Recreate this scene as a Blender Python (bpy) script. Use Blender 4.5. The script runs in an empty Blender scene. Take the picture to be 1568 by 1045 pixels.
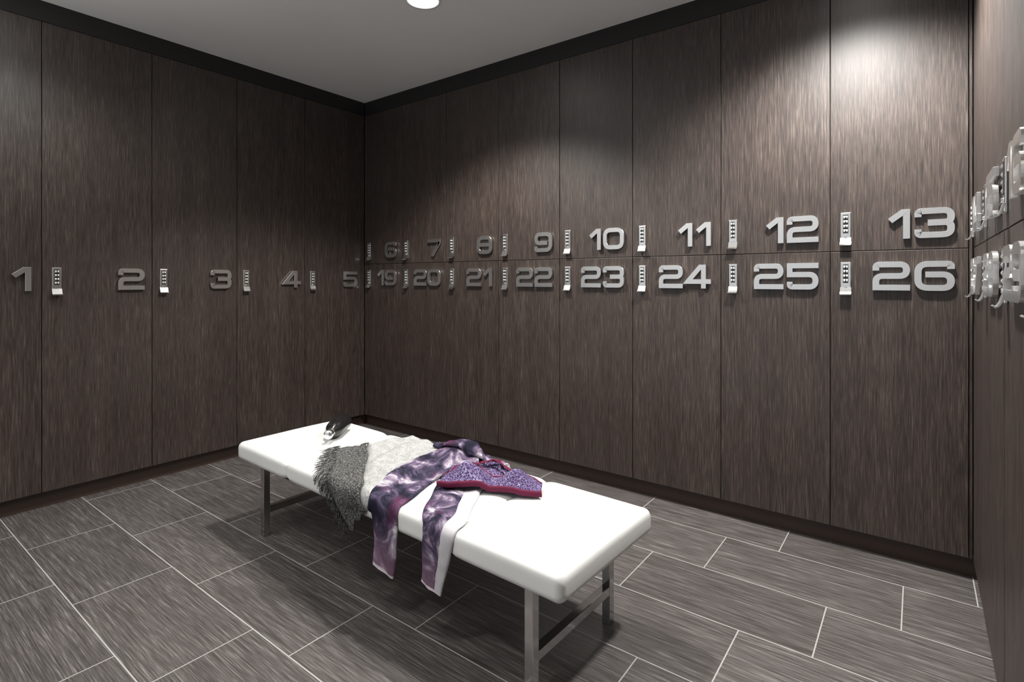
import bpy, bmesh, math, random
from mathutils import Vector, Matrix, noise
random.seed(7)
scene = bpy.context.scene
COL = scene.collection

# ------------------------------------------------------------------ helpers
def new_mat(name):
    m = bpy.data.materials.new(name); m.use_nodes = True
    nt = m.node_tree
    b = nt.nodes["Principled BSDF"]
    return m, nt, b
def N(nt, t, **kw):
    n = nt.nodes.new(t)
    for k, v in kw.items(): setattr(n, k, v)
    return n
def L(nt, a, b): nt.links.new(a, b)
def mathn(nt, op, a, b=None, c=None):
    n = nt.nodes.new("ShaderNodeMath"); n.operation = op
    for i, v in enumerate((a, b, c)):
        if v is None: continue
        if isinstance(v, (int, float)): n.inputs[i].default_value = v
        else: nt.links.new(v, n.inputs[i])
    return n.outputs[0]
def ramp(nt, fac, stops, interp='LINEAR'):
    r = nt.nodes.new("ShaderNodeValToRGB"); r.color_ramp.interpolation = interp
    els = r.color_ramp.elements
    while len(els) < len(stops): els.new(0.5)
    for e, (p, c) in zip(els, stops):
        e.position = p; e.color = (c[0], c[1], c[2], 1)
    nt.links.new(fac, r.inputs[0]); return r.outputs[0]
def mapping(nt, src, scale):
    m = nt.nodes.new("ShaderNodeMapping"); m.inputs["Scale"].default_value = scale
    nt.links.new(src, m.inputs[0]); return m.outputs[0]
def noisen(nt, vec, scale=1, detail=3, rough=.5):
    n = nt.nodes.new("ShaderNodeTexNoise"); n.inputs["Scale"].default_value = scale
    n.inputs["Detail"].default_value = detail; n.inputs["Roughness"].default_value = rough
    nt.links.new(vec, n.inputs["Vector"]); return n.outputs["Fac"]
def mixc(nt, fac, a, b):
    n = nt.nodes.new("ShaderNodeMix"); n.data_type = 'RGBA'
    for i, v in ((0, fac), (6, a), (7, b)):
        if isinstance(v, (int, float)): n.inputs[i].default_value = v
        elif isinstance(v, tuple): n.inputs[i].default_value = (*v, 1)
        else: nt.links.new(v, n.inputs[i])
    return n.outputs[2]
def bump(nt, b, h, strength=.2, dist=.002):
    n = nt.nodes.new("ShaderNodeBump"); n.inputs["Strength"].default_value = strength
    n.inputs["Distance"].default_value = dist
    nt.links.new(h, n.inputs["Height"]); nt.links.new(n.outputs[0], b.inputs["Normal"])
def simple(name, col, rough=.5, metal=0, spec=.5):
    m, nt, b = new_mat(name)
    b.inputs["Base Color"].default_value = (*col, 1); b.inputs["Roughness"].default_value = rough
    b.inputs["Metallic"].default_value = metal; b.inputs["Specular IOR Level"].default_value = spec
    return m
def mesh_obj(name, verts, faces, mat=None, parent=None, smooth=False, uvs=None):
    me = bpy.data.meshes.new(name); me.from_pydata([tuple(v) for v in verts], [], faces); me.update()
    if mat: 
        for mm in (mat if isinstance(mat, (list, tuple)) else [mat]): me.materials.append(mm)
    if uvs:
        ul = me.uv_layers.new(name="UVMap")
        for lp in me.loops: ul.data[lp.index].uv = uvs[lp.vertex_index]
    if smooth:
        for p in me.polygons: p.use_smooth = True
    o = bpy.data.objects.new(name, me); COL.objects.link(o)
    if parent: o.parent = parent
    return o
class MB:
    """mesh builder: boxes / cylinders accumulated into one mesh"""
    def __init__(s): s.bm = bmesh.new()
    def box(s, x0, x1, y0, y1, z0, z1, bev=0, mi=0, seg=2):
        r = bmesh.ops.create_cube(s.bm, size=1)
        vs = r['verts']
        for v in vs:
            v.co = Vector(((x0+x1)/2+v.co.x*(x1-x0), (y0+y1)/2+v.co.y*(y1-y0), (z0+z1)/2+v.co.z*(z1-z0)))
        fs = set(f for v in vs for f in v.link_faces)
        for f in fs: f.material_index = mi
        if bev:
            es = list(set(e for v in vs for e in v.link_edges))
            r = bmesh.ops.bevel(s.bm, geom=es, offset=bev, segments=seg, affect='EDGES', profile=.5)
            for f in r['faces']: f.material_index = mi
    def cyl(s, p0, p1, r0, r1=None, n=24, mi=0, caps=True):
        r1 = r0 if r1 is None else r1
        p0 = Vector(p0); p1 = Vector(p1); d = p1-p0
        q = d.to_track_quat('Z', 'Y').to_matrix().to_4x4()
        r = bmesh.ops.create_cone(s.bm, cap_ends=caps, segments=n, radius1=r0, radius2=r1, depth=d.length,
                                  matrix=Matrix.Translation((p0+p1)/2) @ q)
        for f in set(f for v in r['verts'] for f in v.link_faces): f.material_index = mi
    def obj(s, name, mats, parent=None, smooth_angle=None):
        me = bpy.data.meshes.new(name); s.bm.to_mesh(me); s.bm.free()
        for m in mats: me.materials.append(m)
        o = bpy.data.objects.new(name, me); COL.objects.link(o)
        if parent: o.parent = parent
        return o
def empty(name, loc=(0, 0, 0), rz=0):
    e = bpy.data.objects.new(name, None); COL.objects.link(e)
    e.location = loc; e.rotation_euler = (0, 0, rz); e.empty_display_size = .1
    return e

# ------------------------------------------------------------------ materials
WOOD, nt, b = new_mat("dark_wood_laminate")
tc = N(nt, "ShaderNodeTexCoord"); oi = N(nt, "ShaderNodeObjectInfo")
va = N(nt, "ShaderNodeVectorMath", operation='ADD')
cx = N(nt, "ShaderNodeCombineXYZ")
L(nt, mathn(nt, 'MULTIPLY', oi.outputs["Random"], 37.0), cx.inputs[0]); L(nt, mathn(nt, 'MULTIPLY', oi.outputs["Random"], 11.0), cx.inputs[2])
L(nt, tc.outputs["Object"], va.inputs[0]); L(nt, cx.outputs[0], va.inputs[1])
V = va.outputs[0]
n1 = noisen(nt, mapping(nt, V, (340, 340, 12)), 1, 3, .6)
n2 = noisen(nt, mapping(nt, V, (140, 140, 4)), 1, 3, .6)
n3 = noisen(nt, mapping(nt, V, (12, 12, .5)), 1, 2, .5)
s = mathn(nt, 'ADD', mathn(nt, 'MULTIPLY', n1, .55), mathn(nt, 'ADD', mathn(nt, 'MULTIPLY', n2, .33), mathn(nt, 'MULTIPLY', n3, .12)))
col = ramp(nt, s, [(.38, (.0165, .0112, .0094)), (.48, (.034, .0240, .0203)), (.57, (.062, .0455, .0385)), (.68, (.125, .097, .083))])
L(nt, col, b.inputs["Base Color"])
b.inputs["Specular IOR Level"].default_value = .6
L(nt, mathn(nt, 'MULTIPLY_ADD', n1, .16, .36), b.inputs["Roughness"])
bump(nt, b, s, .22, .001)
CARC = simple("carcass_dark", (.012, .009, .008), .6)
KICK = simple("toe_kick_brown", (.045, .026, .019), .45)
FASC = simple("fascia_dark", (.012, .011, .011), .6)
STEEL = simple("brushed_steel", (.94, .93, .92), .28, 1)
SATIN = simple("satin_chrome", (.92, .92, .91), .26, 1)
CHROME = simple("satin_leg_chrome", (.58, .57, .56), .15, 1)
DIALW = simple("dial_white", (.75, .75, .73), .4)
BLACK = simple("black_plastic", (.01, .01, .01), .25)
WALLM = simple("painted_wall", (.10, .09, .085), .7)
CEIL, nt, b = new_mat("ceiling_paint")
tc = N(nt, "ShaderNodeTexCoord")
L(nt, ramp(nt, noisen(nt, tc.outputs["Object"], 2, 2), [(.3, (.82, .82, .815)), (.7, (.85, .85, .845))]), b.inputs["Base Color"]); b.inputs["Roughness"].default_value = .8
# floor tile
FLOOR, nt, b = new_mat("linear_porcelain_tile")
tc = N(nt, "ShaderNodeTexCoord"); sx = N(nt, "ShaderNodeSeparateXYZ"); L(nt, tc.outputs["Object"], sx.inputs[0])
TW, TL, SH = .332, .665, .2217
yr = mathn(nt, 'DIVIDE', mathn(nt, 'SUBTRACT', sx.outputs[1], .607), TW)
row = mathn(nt, 'FLOOR', yr)
fy = mathn(nt, 'FRACT', yr)
xr = mathn(nt, 'DIVIDE', mathn(nt, 'SUBTRACT', mathn(nt, 'ADD', sx.outputs[0], 2.485), mathn(nt, 'MULTIPLY', row, SH)), TL)
colx = mathn(nt, 'FLOOR', xr); fx = mathn(nt, 'FRACT', xr)
dy = mathn(nt, 'MULTIPLY', mathn(nt, 'MINIMUM', fy, mathn(nt, 'SUBTRACT', 1, fy)), TW)
dx = mathn(nt, 'MULTIPLY', mathn(nt, 'MINIMUM', fx, mathn(nt, 'SUBTRACT', 1, fx)), TL)
dd = mathn(nt, 'MINIMUM', dx, dy)
grout = mathn(nt, 'LESS_THAN', dd, .0021)
cid = N(nt, "ShaderNodeCombineXYZ"); L(nt, colx, cid.inputs[0]); L(nt, row, cid.inputs[1])
wn = N(nt, "ShaderNodeTexWhiteNoise"); L(nt, cid.outputs[0], wn.inputs["Vector"])
va = N(nt, "ShaderNodeVectorMath", operation='ADD'); L(nt, tc.outputs["Object"], va.inputs[0]); L(nt, wn.outputs["Color"], va.inputs[1])
g1 = noisen(nt, mapping(nt, va.outputs[0], (9, 300, 1)), 1, 3, .6)
g2 = noisen(nt, mapping(nt, va.outputs[0], (4, 110, 1)), 1, 3, .6)
g = mathn(nt, 'ADD', mathn(nt, 'MULTIPLY', g1, .65), mathn(nt, 'MULTIPLY', g2, .35))
g = mathn(nt, 'ADD', g, mathn(nt, 'MULTIPLY_ADD', wn.outputs["Value"], .04, -.02))
tcol = ramp(nt, g, [(.35, (.046, .040, .038)), (.48, (.080, .071, .068)), (.56, (.120, .108, .103)), (.66, (.225, .207, .199))])
L(nt, mixc(nt, grout, tcol, (.37, .36, .345)), b.inputs["Base Color"])
L(nt, mathn(nt, 'ADD', mathn(nt, 'MULTIPLY_ADD', g1, .2, .26), mathn(nt, 'MULTIPLY', grout, .3)), b.inputs["Roughness"])
bump(nt, b, mathn(nt, 'SUBTRACT', g, mathn(nt, 'MULTIPLY', grout, .8)), .3, .001)
# leather
LEATH, nt, b = new_mat("white_leather")
tc = N(nt, "ShaderNodeTexCoord")
vo = N(nt, "ShaderNodeTexVoronoi"); vo.inputs["Scale"].default_value = 450; L(nt, tc.outputs["Object"], vo.inputs["Vector"])
L(nt, ramp(nt, noisen(nt, tc.outputs["Object"], 6, 3), [(.3, (.72, .72, .70)), (.7, (.76, .76, .74))]), b.inputs["Base Color"])
b.inputs["Roughness"].default_value = .42
bump(nt, b, vo.outputs["Distance"], .06, .001)

# ------------------------------------------------------------------ room shell
H = 1.2
D = 2.8; XL = -3.63; XR = .173; ZB = .09; ZT = 2.541; ZC = 2.65; ZM = H+.124
YB = -1.7
def slab(name, x0, x1, y0, y1, z0, z1, mat):
    m = MB(); m.box(x0, x1, y0, y1, z0, z1); return m.obj(name, [mat])
slab("floor", XL-.7, XR+.7, YB, D+.6, -.1, 0, FLOOR)
slab("ceiling", XL-.7, XR+.7, YB, D+.6, ZC, ZC+.1, CEIL)
slab("wall_back", XL-.6, XR+.6, D+.46, D+.56, 0, ZC, WALLM)
slab("wall_left", XL-.56, XL-.46, YB, D+.46, 0, ZC, WALLM)
slab("wall_right", XR+.46, XR+.56, YB, D+.46, 0, ZC, WALLM)

# ------------------------------------------------------------------ digits
DW, DH, SW = .130, .122, .024
w = DW-SW; h = DH-SW; R = .034
def rnd(pts, closed=False):
    out = []; n = len(pts)
    for i, (x, y, r) in enumerate(pts):
        if (not closed and i in (0, n-1)) or r == 0: out.append(Vector((x, y))); continue
        p = Vector((x, y)); a = Vector(pts[i-1][:2])-p; c = Vector(pts[(i+1) % n][:2])-p
        ra = min(r, a.length*.5, c.length*.5)
        a.normalize(); c.normalize(); p0 = p+a*ra; p1 = p+c*ra
        for k in range(9):
            t = k/8; out.append(p0*(1-t)**2+p*2*t*(1-t)+p1*t*t)
    return out
def ribbon(bm, pts, closed, z0, z1, ext):
    P = [Vector(p) for p in pts]
    Q = [P[0]]
    for p in P[1:]:
        if (p-Q[-1]).length > 1e-5: Q.append(p)
    if closed and (Q[0]-Q[-1]).length < 1e-5: Q.pop()
    P = Q; n = len(P)
    if not closed:
        if ext[0]: P[0] = P[0]+(P[0]-P[1]).normalized()*ext[0]
        if ext[1]: P[-1] = P[-1]+(P[-1]-P[-2]).normalized()*ext[1]
    rows = []
    for i in range(n):
        a = P[i]-P[i-1] if (closed or i > 0) else P[1]-P[0]
        c = P[(i+1) % n]-P[i] if (closed or i < n-1) else P[-1]-P[-2]
        a = a.normalized(); c = c.normalized()
        na = Vector((-a.y, a.x)); nc = Vector((-c.y, c.x)); m = (na+nc)
        m = m.normalized() if m.length > 1e-6 else na
        k = SW/2/max(.35, m.dot(na))
        l = P[i]+m*k; r = P[i]-m*k
        rows.append([bm.verts.new((l.x, -z1, l.y)), bm.verts.new((r.x, -z1, r.y)),
                     bm.verts.new((r.x, -z0, r.y)), bm.verts.new((l.x, -z0, l.y))])
    m = n if closed else n-1
    for i in range(m):
        A, B = rows[i], rows[(i+1) % n]
        for k in range(4): bm.faces.new((A[k], A[(k+1) % 4], B[(k+1) % 4], B[k]))
    if not closed:
        bm.faces.new(rows[0]); bm.faces.new(rows[-1][::-1])
e = SW/2
DIG = {
 '0': [([(0, 0, R), (w, 0, R), (w, h, R), (0, h, R)], True, (0, 0))],
 '1': [([(0, .66*h, 0), (.042, h, 0), (.056, h, 0), (.056, 0, 0)], False, (0, e))],
 '2': [([(0, .74*h, 0), (0, h, R), (w, h, R), (w, .5*h, R), (0, .5*h, R), (0, 0, 0), (w, 0, 0)], False, (0, e))],
 '3': [([(0, .76*h, 0), (0, h, R), (w, h, R), (w, .51*h, R*.6), (.3*w, .51*h, 0)], False, (0, 0)),
       ([(.3*w, .505*h, 0), (w, .505*h, R*.6), (w, 0, R), (0, 0, R), (0, .24*h, 0)], False, (0, 0))],
 '4': [([(w, .24*h, 0), (0, .24*h, 0), (.60*w, h, 0), (.74*w, h, 0)], False, (e, 0)), ([(.76*w, h, 0), (.76*w, 0, 0)], False, (e, e))],
 '5': [([(w, h, 0), (0, h, 0), (0, .58*h, 0), (w, .58*h, R), (w, 0, R), (0, 0, R), (0, .24*h, 0)], False, (e, 0))],
 '6': [([(w, .78*h, 0), (w, h, R), (0, h, R), (0, 0, R), (w, 0, R), (w, .56*h, R), (SW, .56*h, 0)], False, (0, 0))],
 '7': [([(0, h, 0), (w, h, 0), (w, .85*h, .01), (.38*w, 0, 0)], False, (e, e))],
 '8': [([(0, 0, R), (w, 0, R), (w, h, R), (0, h, R)], True, (0, 0)), ([(0, .52*h, 0), (w, .52*h, 0)], False, (0, 0))],
 '9': [([(0, .22*h, 0), (0, 0, R), (w, 0, R), (w, h, R), (0, h, R), (0, .44*h, R), (w-SW, .44*h, 0)], False, (0, 0))],
}
def number_mesh(txt):
    bm = bmesh.new(); x = 0
    for ch in reversed(txt):
        adv = (.056+SW) if ch == '1' else DW
        x -= adv
        tmp = bmesh.new()
        for k, (pts, cl, ext) in enumerate(DIG[ch]):
            ribbon(tmp, rnd(pts, cl), cl, .006, .018-.0003*k, ext)
        bmesh.ops.translate(tmp, verts=tmp.verts, vec=(x+e, 0, e))
        me = bpy.data.meshes.new("t"); tmp.to_mesh(me); tmp.free(); bm.from_mesh(me); bpy.data.meshes.remove(me)
        x -= .014
    bmesh.ops.recalc_face_normals(bm, faces=bm.faces)
    me = bpy.data.meshes.new("number_"+txt); bm.to_mesh(me); bm.free(); me.materials.append(STEEL)
    return me
def lock_mesh():
    m = MB(); W = .040; HH = .147
    m.box(0, W, -.008, 0, -HH+.02, 0, .003, 0, 3)
    m.box(.010, W-.010, -.0090, -.007, -.092, -.010, .0005, 1)
    for i in range(4):
        z = -.021-.020*i
        m.cyl((.012, -.004, z), (W-.012, -.004, z), .0080, n=14, mi=2)
        m.cyl((.018, -.004, z), (W-.018, -.004, z), .0082, n=14, mi=1)
    m.cyl((W/2, -.008, -.104), (W/2, -.012, -.104), .006, n=20, mi=0)
    prof = [(-.007, -.112), (-.010, -.122), (-.013, -.132), (-.018, -.141), (-.024, -.144), (-.028, -.140)]
    th = .004; bm = m.bm; rows = []
    for i, (y, z) in enumerate(prof):
        a = Vector(prof[max(0, i-1)]); c = Vector(prof[min(len(prof)-1, i+1)]); d = (c-a).normalized(); n = Vector((-d.y, d.x))*th/2
        x0, x1 = -.001, W+.001
        rows.append([bm.verts.new((x0, y+n.x, z+n.y)), bm.verts.new((x1, y+n.x, z+n.y)), bm.verts.new((x1, y-n.x, z-n.y)), bm.verts.new((x0, y-n.x, z-n.y))])
    for A, B in zip(rows, rows[1:]):
        for k in range(4): bm.faces.new((A[k], A[(k+1) % 4], B[(k+1) % 4], B[k]))
    bm.faces.new(rows[0]); bm.faces.new(rows[-1][::-1])
    m.box(-.001, W+.001, -.010, 0, -HH+.012, -.112, .003, 0, 2)
    bmesh.ops.recalc_face_normals(bm, faces=bm.faces)
    me = bpy.data.meshes.new("combination_lock"); bm.to_mesh(me); bm.free()
    for mt in (SATIN, BLACK, DIALW): me.materials.append(mt)
    return me
LOCK = lock_mesh()

def bank(name, loc, rz, u0, edges, kick_ext, rows):
    E = empty(name, loc, rz)
    a, z = edges[0], edges[-1]
    lo, hi = u0
    m = MB()
    m.box(lo, hi, .022, .44, ZB, ZT, 0, 0); m.obj("carcass", [CARC], E)
    m = MB(); m.box(lo-kick_ext[0], hi+kick_ext[1], .05, .07, 0, ZB, 0, 0); m.obj("toe_kick", [KICK], E)
    m = MB(); m.box(lo, hi, .004, .44, ZT+.002, ZC, 0, 0); m.obj("top_fascia", [FASC], E)
    if hi-z > .006:
        m = MB(); m.box(z+.0015, hi, .002, .02, ZB, ZT, .0008, 0); m.obj("filler_strip", [WOOD], E)
    if a-lo > .006:
        m = MB(); m.box(lo, a-.0015, .002, .02, ZB, ZT, .0008, 0); m.obj("filler_strip", [WOOD], E)
    for (z0, z1, nz, lz, labels) in rows:
        for i, lab in enumerate(labels):
            x0, x1 = edges[i], edges[i+1]
            m = MB(); off = random.uniform(-.0008, .0008)
            m.box(x0+.0017, x1-.0017, off, .02, z0+.0015, z1-.0015, .0012, 0)
            m.obj("door_"+lab, [WOOD], E)
            me = number_mesh(lab)
            o = bpy.data.objects.new("number_"+lab, me); COL.objects.link(o); o.parent = E
            o.location = (x1-.044, -.0, nz)
            bv = o.modifiers.new("bev", 'BEVEL'); bv.width = .0008; bv.segments = 1; bv.limit_method = 'ANGLE'
            o2 = bpy.data.objects.new("lock_"+lab, LOCK); COL.objects.link(o2); o2.parent = E
            o2.location = (x0+.040, 0, lz)
    return E
dwR = .4774
edR = [XR-.012-dwR*(8-i) for i in range(9)]; edR[0] = XL+.004
U = (ZM, ZT, H+.170, H+.296); Lw = (ZB, ZM, H-.047, H+.076)
bank("locker_bank", (0, D, 0), 0, (XL+.001, XR-.001), edR, (.05, .05),
     [(*U, [str(i) for i in range(6, 14)]), (*Lw, [str(i) for i in range(19, 27)])])
edL = [.761-.5*2, .761-.5, .761, 1.265, 1.764, 2.263, 2.762]
bank("locker_bank", (XL, 0, 0), math.radians(90), (-.239, D-.001), edL, (0, .05),
     [(ZB, ZT, H-.060, H+.062, ['0', '1', '2', '3', '4', '5'][0:6])])
edC = [-2.78+.4774*i for i in range(6)]
bank("locker_bank", (XR, 0, 0), math.radians(-90), (-D+.001, -.39), edC, (.05, 0),
     [(*U, ['14', '15', '16', '17', '18']), (*Lw, ['27', '28', '29', '30', '31'])])

# ------------------------------------------------------------------ downlights
EM = bpy.data.materials.new("lamp_glow"); EM.use_nodes = True
nt = EM.node_tree; nt.nodes.clear(); eo = N(nt, "ShaderNodeOutputMaterial"); ee = N(nt, "ShaderNodeEmission"); ee.inputs[1].default_value = 25; ee.inputs[0].default_value = (1, .98, .94, 1)
L(nt, ee.outputs[0], eo.inputs[0])
TRIM = simple("white_trim", (.8, .8, .8), .5)
def downlight(x, y, power, cone=126, blend=.6, col=(1, .985, .95)):
    E = empty("recessed_downlight", (x, y, ZC))
    vs = []; fs = []; n = 48
    prof = [(.095, 0), (.094, -.004), (.082, -.005), (.078, -.001)]
    for r, z in prof:
        for k in range(n):
            a = 2*math.pi*k/n; vs.append((r*math.cos(a), r*math.sin(a), z))
    for j in range(len(prof)-1):
        for k in range(n): fs.append((j*n+k, j*n+(k+1) % n, (j+1)*n+(k+1) % n, (j+1)*n+k))
    mesh_obj("trim_ring", vs, fs, TRIM, E, True)
    vs = [(0.078*math.cos(2*math.pi*k/n), .078*math.sin(2*math.pi*k/n), -.0015) for k in range(n)]
    mesh_obj("lens", vs, [tuple(range(n))[::-1]], EM, E)
    l = bpy.data.lights.new("lamp", 'SPOT'); l.energy = power; l.spot_size = math.radians(cone); l.spot_blend = blend
    l.shadow_soft_size = .07; l.color = col
    o = bpy.data.objects.new("lamp", l); COL.objects.link(o); o.parent = E; o.location = (0, 0, -.075)
downlight(-2.05, 1.95, 185, 122, .5, (1, .965, .91))
downlight(-.24, 2.20, 290, 132, .65)
downlight(-2.95, .65, 45, 140, .8, (.97, 1, .96))
downlight(-1.2, .1, 50)
# added, unseen fill: uplight on a stand behind the camera, brightens the ceiling
T_ = empty("added_ceiling_fill", (-2.3, -.75, 0))
m = MB(); m.cyl((0, 0, 0), (0, 0, .02), .14, n=40); m.cyl((0, 0, .02), (0, 0, 1.72), .012, n=16); m.cyl((0, 0, 1.70), (0, 0, 1.80), .03, .14, n=40, caps=False); m.cyl((0, 0, 1.70), (0, 0, 1.705), .03, n=40)
m.obj("fill_stand_and_bowl", [CHROME], T_)
l = bpy.data.lights.new("fill_uplight", 'SPOT'); l.energy = 190; l.spot_size = math.radians(160); l.spot_blend = .8; l.shadow_soft_size = .06; l.color = (1, .98, .95)
o = bpy.data.objects.new("fill_uplight", l); COL.objects.link(o); o.parent = T_; o.location = (0, 0, 1.83); o.rotation_euler = (math.pi, 0, 0)

w_ = bpy.data.worlds.new("World"); scene.world = w_; w_.use_nodes = True
bg = w_.node_tree.nodes["Background"]; bg.inputs[0].default_value = (.95, .98, 1, 1); bg.inputs[1].default_value = .56

# ------------------------------------------------------------------ bench
BX0, BX1 = -2.65, -.745; FY, BY = 1.255, 1.825; TZ = .405; UZ = .320
CENX, CENY = -1.695, 1.54; ROT = math.radians(-2.1)
RM = Matrix.Translation((CENX, CENY, 0)) @ Matrix.Rotation(ROT, 4, 'Z') @ Matrix.Translation((-CENX, -CENY, 0))
BENCH = empty("upholstered_bench")
er = .026
seams = [-2.19, -1.185]
xs = set()
for d in [0, .001, .003, .006, .010, .015, .020, .026]: xs.add(round(BX0+d, 5)); xs.add(round(BX1-d, 5))
xx = BX0+.04
while xx < BX1-.03: xs.add(round(xx, 5)); xx += .02
for sm in seams:
    for k in range(-14, 15): xs.add(round(sm+k*.002, 5))
xs = sorted(xs)
def section(ax, az, r, n=8):
    pts = []
    def seg(p, q, m):
        for i in range(m): pts.append((p[0]+(q[0]-p[0])*i/m, p[1]+(q[1]-p[1])*i/m))
    def arc(cx, cz, a0):
        for i in range(n): a = a0-math.pi/2*i/n; pts.append((cx+r*math.cos(a), cz+r*math.sin(a)))
    arc(-ax+r, az-r, math.pi); seg((-ax+r, az), (ax-r, az), 24); arc(ax-r, az-r, math.pi/2); seg((ax, az-r), (ax, -az+r), 4)
    arc(ax-r, -az+r, 0); seg((ax-r, -az), (-ax+r, -az), 24); arc(-ax+r, -az+r, -math.pi/2); seg((-ax, -az+r), (-ax, az-r), 4)
    return pts
vs = []; fs = []; A0 = (BY-FY)/2; B0 = (TZ-UZ)/2
for x in xs:
    d = min(x-BX0, BX1-x); ins = 0
    if d < er: ins = er-math.sqrt(max(0, er*er-(er-d)**2))
    pin = 0
    for sm in seams:
        ins += .008*math.exp(-((x-sm)/.0035)**2)+.007*math.exp(-((x-sm)/.024)**2)
        pin = max(pin, math.exp(-((x-sm)/.05)**2))
    ins = min(ins, B0-.008)
    r = max(.006, er-ins*.6)
    for (py, pz) in section(A0-ins, B0-ins, min(r, B0-ins-.001)):
        k = max(0, 1-(py/A0)**2)
        bul = (.003*k)*(1 if pz > 0 else -.0)
        wob = noise.noise(Vector((x*5, py*7, pz*8)))*.0014
        wob += noise.noise(Vector((x*12, py*45, pz*45+3)))*.0014*pin   # small gathers by the seams
        vs.append((x, CENY+py, (TZ+UZ)/2+pz+bul+wob))
M = len(section(A0, B0, er))
for i in range(len(xs)-1):
    for k in range(M): fs.append((i*M+k, i*M+(k+1) % M, (i+1)*M+(k+1) % M, (i+1)*M+k))
fs.append(tuple(range(M))[::-1]); fs.append(tuple((len(xs)-1)*M+k for k in range(M)))
cu = mesh_obj("cushion", vs, fs, LEATH, BENCH, True)
bm = bmesh.new(); bm.from_mesh(cu.data); bmesh.ops.recalc_face_normals(bm, faces=bm.faces); bm.to_mesh(cu.data); bm.free()
m = MB()
t = .015
for lx in (-2.435, -.872):
    for ly in (1.292, 1.735):
        m.box(lx-t, lx+t, ly-t, ly+t, .0, UZ+.004, .0015)
    m.box(lx-t+.001, lx+t-.001, 1.307, 1.72, .105, .135, .0015)
    m.box(lx-t+.001, lx+t-.001, 1.307, 1.72, UZ-.024, UZ+.002, .0015)
m.obj("chrome_frame", [CHROME], BENCH)
m = MB(); m.box(BX0+.04, BX1-.04, FY+.03, BY-.03, UZ-.008, UZ+.01); m.obj("underside_board", [BLACK], BENCH)
for c in BENCH.children: c.data.transform(RM)

# ------------------------------------------------------------------ cloth draping on bench
DR = .028
LAY = {}; CS = .006
NEWL = {}
def rec(x, s, off):
    k = (round(x/CS), round(s/CS)); NEWL[k] = max(NEWL.get(k, 0), off)
def commit():
    for k, v in NEWL.items(): LAY[k] = max(LAY.get(k, 0), v)
    NEWL.clear()
    for k in list(LAY):
        for dx_ in (-1, 0, 1):
            for dy_ in (-1, 0, 1):
                q = (k[0]+dx_, k[1]+dy_)
                if q not in LAY: FILL[q] = max(FILL.get(q, 0), LAY[k])
FILL = {}
def lq(x, s, rad=2):
    ix, iy = round(x/CS), round(s/CS); m_ = 0
    for a in range(-rad, rad+1):
        for c in range(-rad, rad+1):
            v = LAY.get((ix+a, iy+c)) 
            if v is None: v = FILL.get((ix+a, iy+c), 0)
            if v > m_: m_ = v
    return m_
def drape(x, s, off):
    s0 = FY+DR
    if s >= s0: Y, Z, n = s, TZ, (0, 1)
    else:
        d = s0-s
        if d < DR*math.pi/2:
            a = d/DR; Y = s0-DR*math.sin(a); Z = TZ-DR+DR*math.cos(a); n = (-math.sin(a), math.cos(a))
        else: Y = FY; Z = TZ-DR-(d-DR*math.pi/2); n = (-1, 0)
    return RM @ Vector((x, Y+n[0]*off, Z+n[1]*off+.003*max(0, n[1])))
def cr(P, t):
    n = len(P)-1; f = t*n; i = min(int(f), n-1); f -= i
    p0 = P[max(0, i-1)]; p1 = P[i]; p2 = P[i+1]; p3 = P[min(n, i+2)]
    return [.5*((2*b)+(-a+c)*f+(2*a-5*b+4*c-d)*f*f+(-a+3*b-3*c+d)*f**3) for a, b, c, d in zip(p0, p1, p2, p3)]
def flat_tube(name, P, mat, parent=None, NU=110, NV=44, wr=.008, seed=0, wf=9):
    """P: (x, s, width, height, base)"""
    pts = []; uv = []; fs = []
    for i in range(NU+1):
        t = i/NU; x, s, w_, h_, b_ = cr(P, t); x2, s2 = cr(P, min(1, t+.01))[:2]; x1, s1 = cr(P, max(0, t-.01))[:2]
        T = Vector((x2-x1, s2-s1)).normalized(); Nn = Vector((-T.y, T.x))
        for k in range(NV):
            a = 2*math.pi*k/NV; ca, sa = math.cos(a), math.sin(a)
            cc = math.copysign(abs(ca)**.75, ca)
            edge = noise.noise(Vector((t*7, seed+3, ca)))*.008
            ac = cc*(w_/2+edge)
            px, ps = x+Nn.x*ac, s+Nn.y*ac
            bs = max(b_, 0); under = lq(px, ps)
            bs = max(bs*.3, under+.002)
            if sa >= 0:
                nz = noise.noise(Vector((px*wf*1.5, ps*wf*1.5, seed)))*.6+noise.noise(Vector((px*wf*4, ps*wf*3, seed+9)))*.4
                rid = abs(noise.noise(Vector((px*14+ps*8, ps*5, seed+20))))
                off = bs+h_*sa**.6+max(-h_*.5, (nz*wr+(.25-rid)*wr*1.8))*sa
            else: off = bs
            pts.append([px, ps, max(.002, off)]); uv.append((.5+cc/2, t))
    for it in range(2):
        o2 = [p[2] for p in pts]
        for i in range(1, NU):
            for k in range(NV):
                pts[i*NV+k][2] = .4*o2[i*NV+k]+.2*(o2[(i-1)*NV+k]+o2[(i+1)*NV+k])+.1*(o2[i*NV+(k+1) % NV]+o2[i*NV+(k-1) % NV])
    for p in pts: rec(*p)
    commit()
    vs = [drape(*p) for p in pts]
    for i in range(NU):
        for k in range(NV): fs.append((i*NV+k, i*NV+(k+1) % NV, (i+1)*NV+(k+1) % NV, (i+1)*NV+k))
    fs.append(tuple(range(NV))); fs.append(tuple(NU*NV+k for k in range(NV))[::-1])
    return mesh_obj(name, vs, fs, mat, parent, True, uv)
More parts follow.
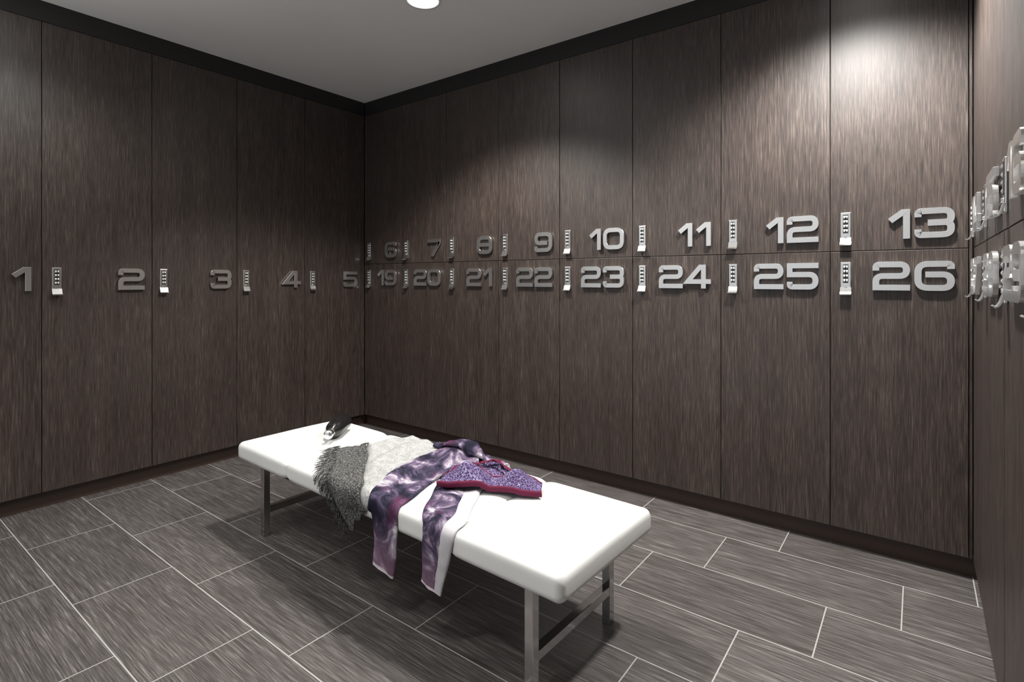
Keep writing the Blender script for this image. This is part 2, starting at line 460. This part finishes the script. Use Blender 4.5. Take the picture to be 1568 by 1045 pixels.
def patch(name, C, offf, mat, parent=None, nu=110, nv=80, th=.004, amp=.02):
    vs = []; fs = []; uv = []
    C = [Vector(c) for c in C]
    for i in range(nu+1):
        for j in range(nv+1):
            u, v = i/nu, j/nv
            p = C[0]*(1-u)*(1-v)+C[1]*u*(1-v)+C[2]*u*v+C[3]*(1-u)*v
            p = p+Vector((noise.noise(Vector((u*4, v*4, 5))), noise.noise(Vector((u*4, v*4, 15)))))*amp
            of = max(.004, offf(u, v, p))+lq(p.x, p.y)
            rec(p.x, p.y, of+.002)
            vs.append(drape(p.x, p.y, of)); uv.append((u, v))
    commit()
    for i in range(nu):
        for j in range(nv): a = i*(nv+1)+j; fs.append((a, a+1, a+nv+2, a+nv+1))
    o = mesh_obj(name, vs, fs, mat, parent, True, uv)
    sol = o.modifiers.new("thick", 'SOLIDIFY'); sol.thickness = th; sol.offset = 0
    return o

# scarf
LG, nt, b = new_mat("light_grey_knit"); tc = N(nt, "ShaderNodeTexCoord")
nn = noisen(nt, tc.outputs["Object"], 170, 4, .7); n2 = noisen(nt, tc.outputs["Object"], 30, 3)
L(nt, ramp(nt, mathn(nt, 'MULTIPLY_ADD', n2, .3, mathn(nt, 'MULTIPLY', nn, .7)), [(.35, (.20, .20, .195)), (.5, (.36, .36, .352)), (.65, (.50, .50, .49))]), b.inputs["Base Color"])
b.inputs["Roughness"].default_value = .95; b.inputs["Specular IOR Level"].default_value = .1; bump(nt, b, nn, .6, .002)
DG, nt, b = new_mat("charcoal_tweed"); tc = N(nt, "ShaderNodeTexCoord")
nn = noisen(nt, tc.outputs["Object"], 190, 4, .8)
L(nt, ramp(nt, nn, [(.40, (.018, .018, .018)), (.52, (.085, .085, .082)), (.64, (.34, .335, .32))]), b.inputs["Base Color"])
b.inputs["Roughness"].default_value = .95; b.inputs["Specular IOR Level"].default_value = .1; bump(nt, b, nn, .9, .003)
SC = empty("fringed_scarf")
A = (-2.10, 1.62); B = (-2.0, 1.80); C_ = (-1.50, 1.80); D_ = (-1.60, 1.20)
def wr2(p, k=1, f=10, sd=0): return (noise.noise(Vector((p.x*f, p.y*f, sd)))*.6+noise.noise(Vector((p.x*f*2.6, p.y*f*2.6, sd+4)))*.3)*k
def sm(x): x = max(0, min(1, x)); return x*x*(3-2*x)
def lo(u, v, p):
    ed = sm(min(u, 1-u, v, 1-v)*7)*.9+.1
    fold = .013*abs(math.sin(v*8+u*2+1.5*noise.noise(Vector((u*3, v*3, 1)))))
    back = .020*sm((p.y-1.5)/.25)
    return .003+(.008+back+fold+max(-.006, wr2(p, .012, 10, 2)))*ed
patch("light_panel", [A, B, C_, D_], lo, LG, SC)
A2 = (-2.165, 1.50); D2 = (-1.70, 1.115)
def do(u, v, p):
    ed = sm(min(u, 1-u, v, 1-v)*6)*.9+.1
    return .003+(.006+.006*abs(math.sin(v*13))+max(-.004, wr2(p, .008, 12, 7)))*ed
patch("tweed_end", [A2, (-2.085, 1.62), (-1.585, 1.22), D2], do, DG, SC)
vs = []; fs = []; NS = 130
for q in range(NS):
    v = (q+random.uniform(-.4, .4))/NS; v = min(1, max(0, v))
    bx = A2[0]+(D2[0]-A2[0])*v; bs = A2[1]+(D2[1]-A2[1])*v
    dirx, dirs = -.35+random.uniform(-.3, .3), -.9
    l = math.hypot(dirx, dirs); dirx /= l; dirs /= l; Ln = random.uniform(.055, .085); ph = random.uniform(0, 6)
    base = len(vs); K = 10
    for i in range(K+1):
        t = i/K; d = Ln*t-.012
        px = bx+dirx*d+math.sin(ph+t*4)*.004; ps = bs+dirs*d; r = .0024*(1-.4*t)
        off = .004+.009*(1-t)+.003*math.sin(ph*3+t*3)*(1-t)
        c = drape(px, ps, off)
        for k in range(5):
            a = 2*math.pi*k/5; vs.append(c+Vector((r*math.cos(a), r*math.sin(a)*.7, r*math.sin(a)*.7)))
    for i in range(K):
        for k in range(5): fs.append((base+i*5+k, base+i*5+(k+1) % 5, base+(i+1)*5+(k+1) % 5, base+(i+1)*5+k))
    fs.append(tuple(base+K*5+k for k in range(5)))
mesh_obj("fringe", vs, fs, DG, SC, True)

# leggings
def leg_mat(name, lo_, hi_):
    LEG, nt, b = new_mat(name); tc = N(nt, "ShaderNodeTexCoord")
    nz = N(nt, "ShaderNodeTexNoise"); nz.inputs["Scale"].default_value = 11; nz.inputs["Detail"].default_value = 6; nz.inputs["Distortion"].default_value = .8; nz.inputs["Roughness"].default_value = .6
    L(nt, tc.outputs["Object"], nz.inputs["Vector"])
    c1 = ramp(nt, nz.outputs["Fac"], [(.40, (.012, .011, .024)), (.47, (.038, .033, .060)), (.53, (.098, .070, .12)), (.58, (.23, .185, .25)), (.63, (.46, .43, .47)), (.69, (.66, .65, .67))])
    nzb = noisen(nt, tc.outputs["Object"], 8, 4)
    c = mixc(nt, ramp(nt, nzb, [(.54, (0, 0, 0)), (.68, (.6, .6, .6))]), c1, (.13, .035, .085))
    uvn = N(nt, "ShaderNodeUVMap"); su = N(nt, "ShaderNodeSeparateXYZ"); L(nt, uvn.outputs[0], su.inputs[0])
    c = mixc(nt, mathn(nt, 'MULTIPLY', ramp(nt, su.outputs[1], [(.78, (0, 0, 0)), (.95, (1, 1, 1))]), .4), c, (.42, .25, .34))
    if hi_ > lo_:
        st = mathn(nt, 'MULTIPLY', mathn(nt, 'GREATER_THAN', su.outputs[0], lo_), mathn(nt, 'LESS_THAN', su.outputs[0], hi_))
        c = mixc(nt, st, c, (.58, .555, .58))
    c = mixc(nt, mathn(nt, 'GREATER_THAN', su.outputs[1], .975), c, (.62, .55, .60))
    L(nt, c, b.inputs["Base Color"]); b.inputs["Roughness"].default_value = .85; b.inputs["Specular IOR Level"].default_value = .15
    return LEG
LEGF = leg_mat("purple_floral_fabric_side_panel", .70, 1.1)
LEGN = leg_mat("purple_floral_fabric", 1, 0)
LE = empty("floral_leggings")
flat_tube("leg_far", [(-1.42, 1.74, .16, .022, .0), (-1.40, 1.56, .18, .018, .0), (-1.31, 1.40, .17, .016, .0), (-1.225, 1.28, .15, .012, .0), (-1.23, 1.17, .12, .012, .0), (-1.25, 1.06, .095, .008, .0)], LEGF, LE, seed=3)
flat_tube("leg_near", [(-1.50, 1.74, .17, .022, .0), (-1.58, 1.64, .20, .020, .0), (-1.60, 1.50, .19, .018, .0), (-1.55, 1.38, .17, .016, .0), (-1.50, 1.27, .15, .014, .0), (-1.485, 1.15, .13, .012, .0), (-1.50, 1.03, .115, .008, .0)], LEGN, LE, seed=8)
flat_tube("waist", [(-1.75, 1.755, .08, .010, .0), (-1.66, 1.76, .13, .018, .0), (-1.54, 1.765, .12, .020, .0), (-1.42, 1.76, .11, .020, .0), (-1.35, 1.74, .08, .012, .0)], LEGN, LE, seed=14)

# sports bra
PAT, nt, b = new_mat("purple_paisley_fabric"); tc = N(nt, "ShaderNodeTexCoord")
vo = N(nt, "ShaderNodeTexVoronoi"); vo.feature = 'DISTANCE_TO_EDGE'; vo.inputs["Scale"].default_value = 90
dn = N(nt, "ShaderNodeTexNoise"); dn.inputs["Scale"].default_value = 45; L(nt, tc.outputs["Object"], dn.inputs["Vector"])
va = N(nt, "ShaderNodeVectorMath", operation='MULTIPLY_ADD'); L(nt, dn.outputs["Color"], va.inputs[0]); va.inputs[1].default_value = (.03, .03, .03); L(nt, tc.outputs["Object"], va.inputs[2])
L(nt, va.outputs[0], vo.inputs["Vector"])
L(nt, ramp(nt, vo.outputs["Distance"], [(.0, (.33, .30, .42)), (.045, (.18, .14, .27)), (.10, (.045, .024, .085)), (.3, (.030, .015, .062)), (.38, (.15, .08, .18))]), b.inputs["Base Color"])
b.inputs["Roughness"].default_value = .85; b.inputs["Specular IOR Level"].default_value = .15
CRIM = simple("crimson_trim", (.12, .012, .040), .7, 0, .2)
BR = empty("sports_bra")
O = Vector((-1.295, 1.605)); ax = Vector((.84, .54)).normalized(); bx_ = Vector((-ax.y, ax.x))
def bl(a): return -.080+.012*math.cos(a*22)
def bu(a):
    c = .060*math.exp(-((abs(a)-.095)/.05)**2); return .015+c-(.02 if abs(a) > .15 else 0)*((abs(a)-.15)/.04)
def under(a, bb):
    p = O+ax*a+bx_*bb
    tot = 0
    for dx_ in (-.02, 0, .02):
        for dy_ in (-.02, 0, .02): tot += lq(p.x+dx_, p.y+dy_, 2)
    return max(tot/9, lq(p.x, p.y, 1)+.002)
def hgt(a, bb):
    cup = .055*math.exp(-((abs(a)-.092)/.055)**2-((bb+.01)/.055)**2)
    return .018+cup+.004*noise.noise(Vector((a*25, bb*25, 3)))
def P3(a, bb, o=0):
    p = O+ax*a+bx_*bb; return drape(p.x, p.y, under(a, bb)+hgt(a, bb)+o)
vs = []; fs = []; na, nb = 80, 30
for i in range(na+1):
    a = -.19+.38*i/na
    for j in range(nb+1):
        bb = bl(a)+(bu(a)-bl(a))*j/nb
        vs.append(P3(a, bb, 0))
for i in range(na):
    for j in range(nb): q = i*(nb+1)+j; fs.append((q, q+1, q+nb+2, q+nb+1))
o = mesh_obj("cups", vs, fs, PAT, BR, True); so = o.modifiers.new("t", 'SOLIDIFY'); so.thickness = .005; so.offset = 0
vs = []; fs = []
for i in range(41):
    a = -.17+.30*i/40
    for j in range(17):
        bb = .0+(.105+.02*math.cos(a*14))*j/16
        p = O+ax*(a-.01)+bx_*bb; vs.append(drape(p.x, p.y, under(a-.01, bb)+.009+.003*noise.noise(Vector((a*18, bb*18, 1)))+.004*math.sin(j/16*math.pi)))
for i in range(40):
    for j in range(16): q = i*17+j; fs.append((q, q+1, q+18, q+17))
o = mesh_obj("back_panel", vs, fs, PAT, BR, True); so = o.modifiers.new("t", 'SOLIDIFY'); so.thickness = .005; so.offset = 0
def strip(name, pts, wid, thk, mat, parent):
    vs = []; fs = []
    n = len(pts)
    for i, p in enumerate(pts):
        T = (pts[min(n-1, i+1)]-pts[max(0, i-1)]).normalized(); S = T.cross(Vector((0, 0, 1))).normalized(); Uv = S.cross(T).normalized()
        for k in range(12):
            a = 2*math.pi*k/12; vs.append(p+S*(wid/2*math.cos(a))+Uv*(thk/2*math.sin(a)))
    for i in range(n-1):
        for k in range(12): fs.append((i*12+k, i*12+(k+1) % 12, (i+1)*12+(k+1) % 12, (i+1)*12+k))
    fs.append(tuple(range(12))); fs.append(tuple((n-1)*12+k for k in range(12))[::-1])
    return mesh_obj(name, vs, fs, mat, parent, True)
strip("under_band", [P3(-.192+.384*i/60, bl(-.192+.384*i/60)-.002, -.002) for i in range(61)], .014, .023, CRIM, BR)
strip("neck_piping", [P3(-.188+.376*i/80, bu(-.188+.376*i/80), .003) for i in range(81)], .008, .006, CRIM, BR)
def arcstrap(a0, b0, a1, b1, hh, nm, sw=.012):
    pts = []
    for i in range(31):
        t = i/30; a = a0+(a1-a0)*t; bb = b0+(b1-b0)*t; p = O+ax*a+bx_*bb
        base = hgt(a, bb)*(1-t)+.016*t
        pts.append(drape(p.x, p.y, under(a, bb)+base+hh*math.sin(math.pi*t)+.004))
    strip(nm, pts, sw, .004, CRIM, BR)
arcstrap(-.10, .065, .03, .115, .02, "strap_left"); arcstrap(.09, .065, -.06, .115, .026, "strap_right"); arcstrap(-.17, .03, -.10, .10, .01, "arm_piping_left", .009); arcstrap(-.10, .11, .09, .11, .008, "back_piping", .009)

# ------------------------------------------------------------------ bottle
BO = empty("water_bottle")
prof = [(0, 0), (.030, 0), (.036, .004), (.038, .012), (.038, .13), (.036, .15), (.028, .172), (.018, .186), (.015, .192)]
prof2 = [(.015, .190), (.0175, .192), (.0175, .200), (.0155, .202), (.0155, .206), (.019, .208), (.019, .232), (.016, .237), (0, .238)]
p0 = Vector((-2.42, 1.735, TZ+.0495)); dr = Vector((.62, -.78, 0)).normalized()
Q = Matrix.Translation(p0) @ dr.to_track_quat('Z', 'Y').to_matrix().to_4x4() @ Matrix.Scale(1.15, 4)
def rev(nm, pr, mat):
    vs = []; fs = []; n = 32
    for r, z in pr:
        for k in range(n): a = 2*math.pi*k/n; vs.append(Q @ Vector((r*math.cos(a), r*math.sin(a), z)))
    for j in range(len(pr)-1):
        for k in range(n): fs.append((j*n+k, j*n+(k+1) % n, (j+1)*n+(k+1) % n, (j+1)*n+k))
    o = mesh_obj(nm, vs, fs, mat, BO, True)
rev("body", prof, BLACK); rev("cap", prof2, SATIN)

# ------------------------------------------------------------------ camera
scene.view_settings.view_transform = 'Standard'
cd = bpy.data.cameras.new("camera"); cam = bpy.data.objects.new("camera", cd); COL.objects.link(cam)
cam.location = (0, 0, H); cam.rotation_euler = (math.radians(90), 0, math.radians(37.03))
cd.sensor_width = 36; cd.lens = 18.93; cd.shift_y = -.0603; cd.clip_start = .02
scene.camera = cam
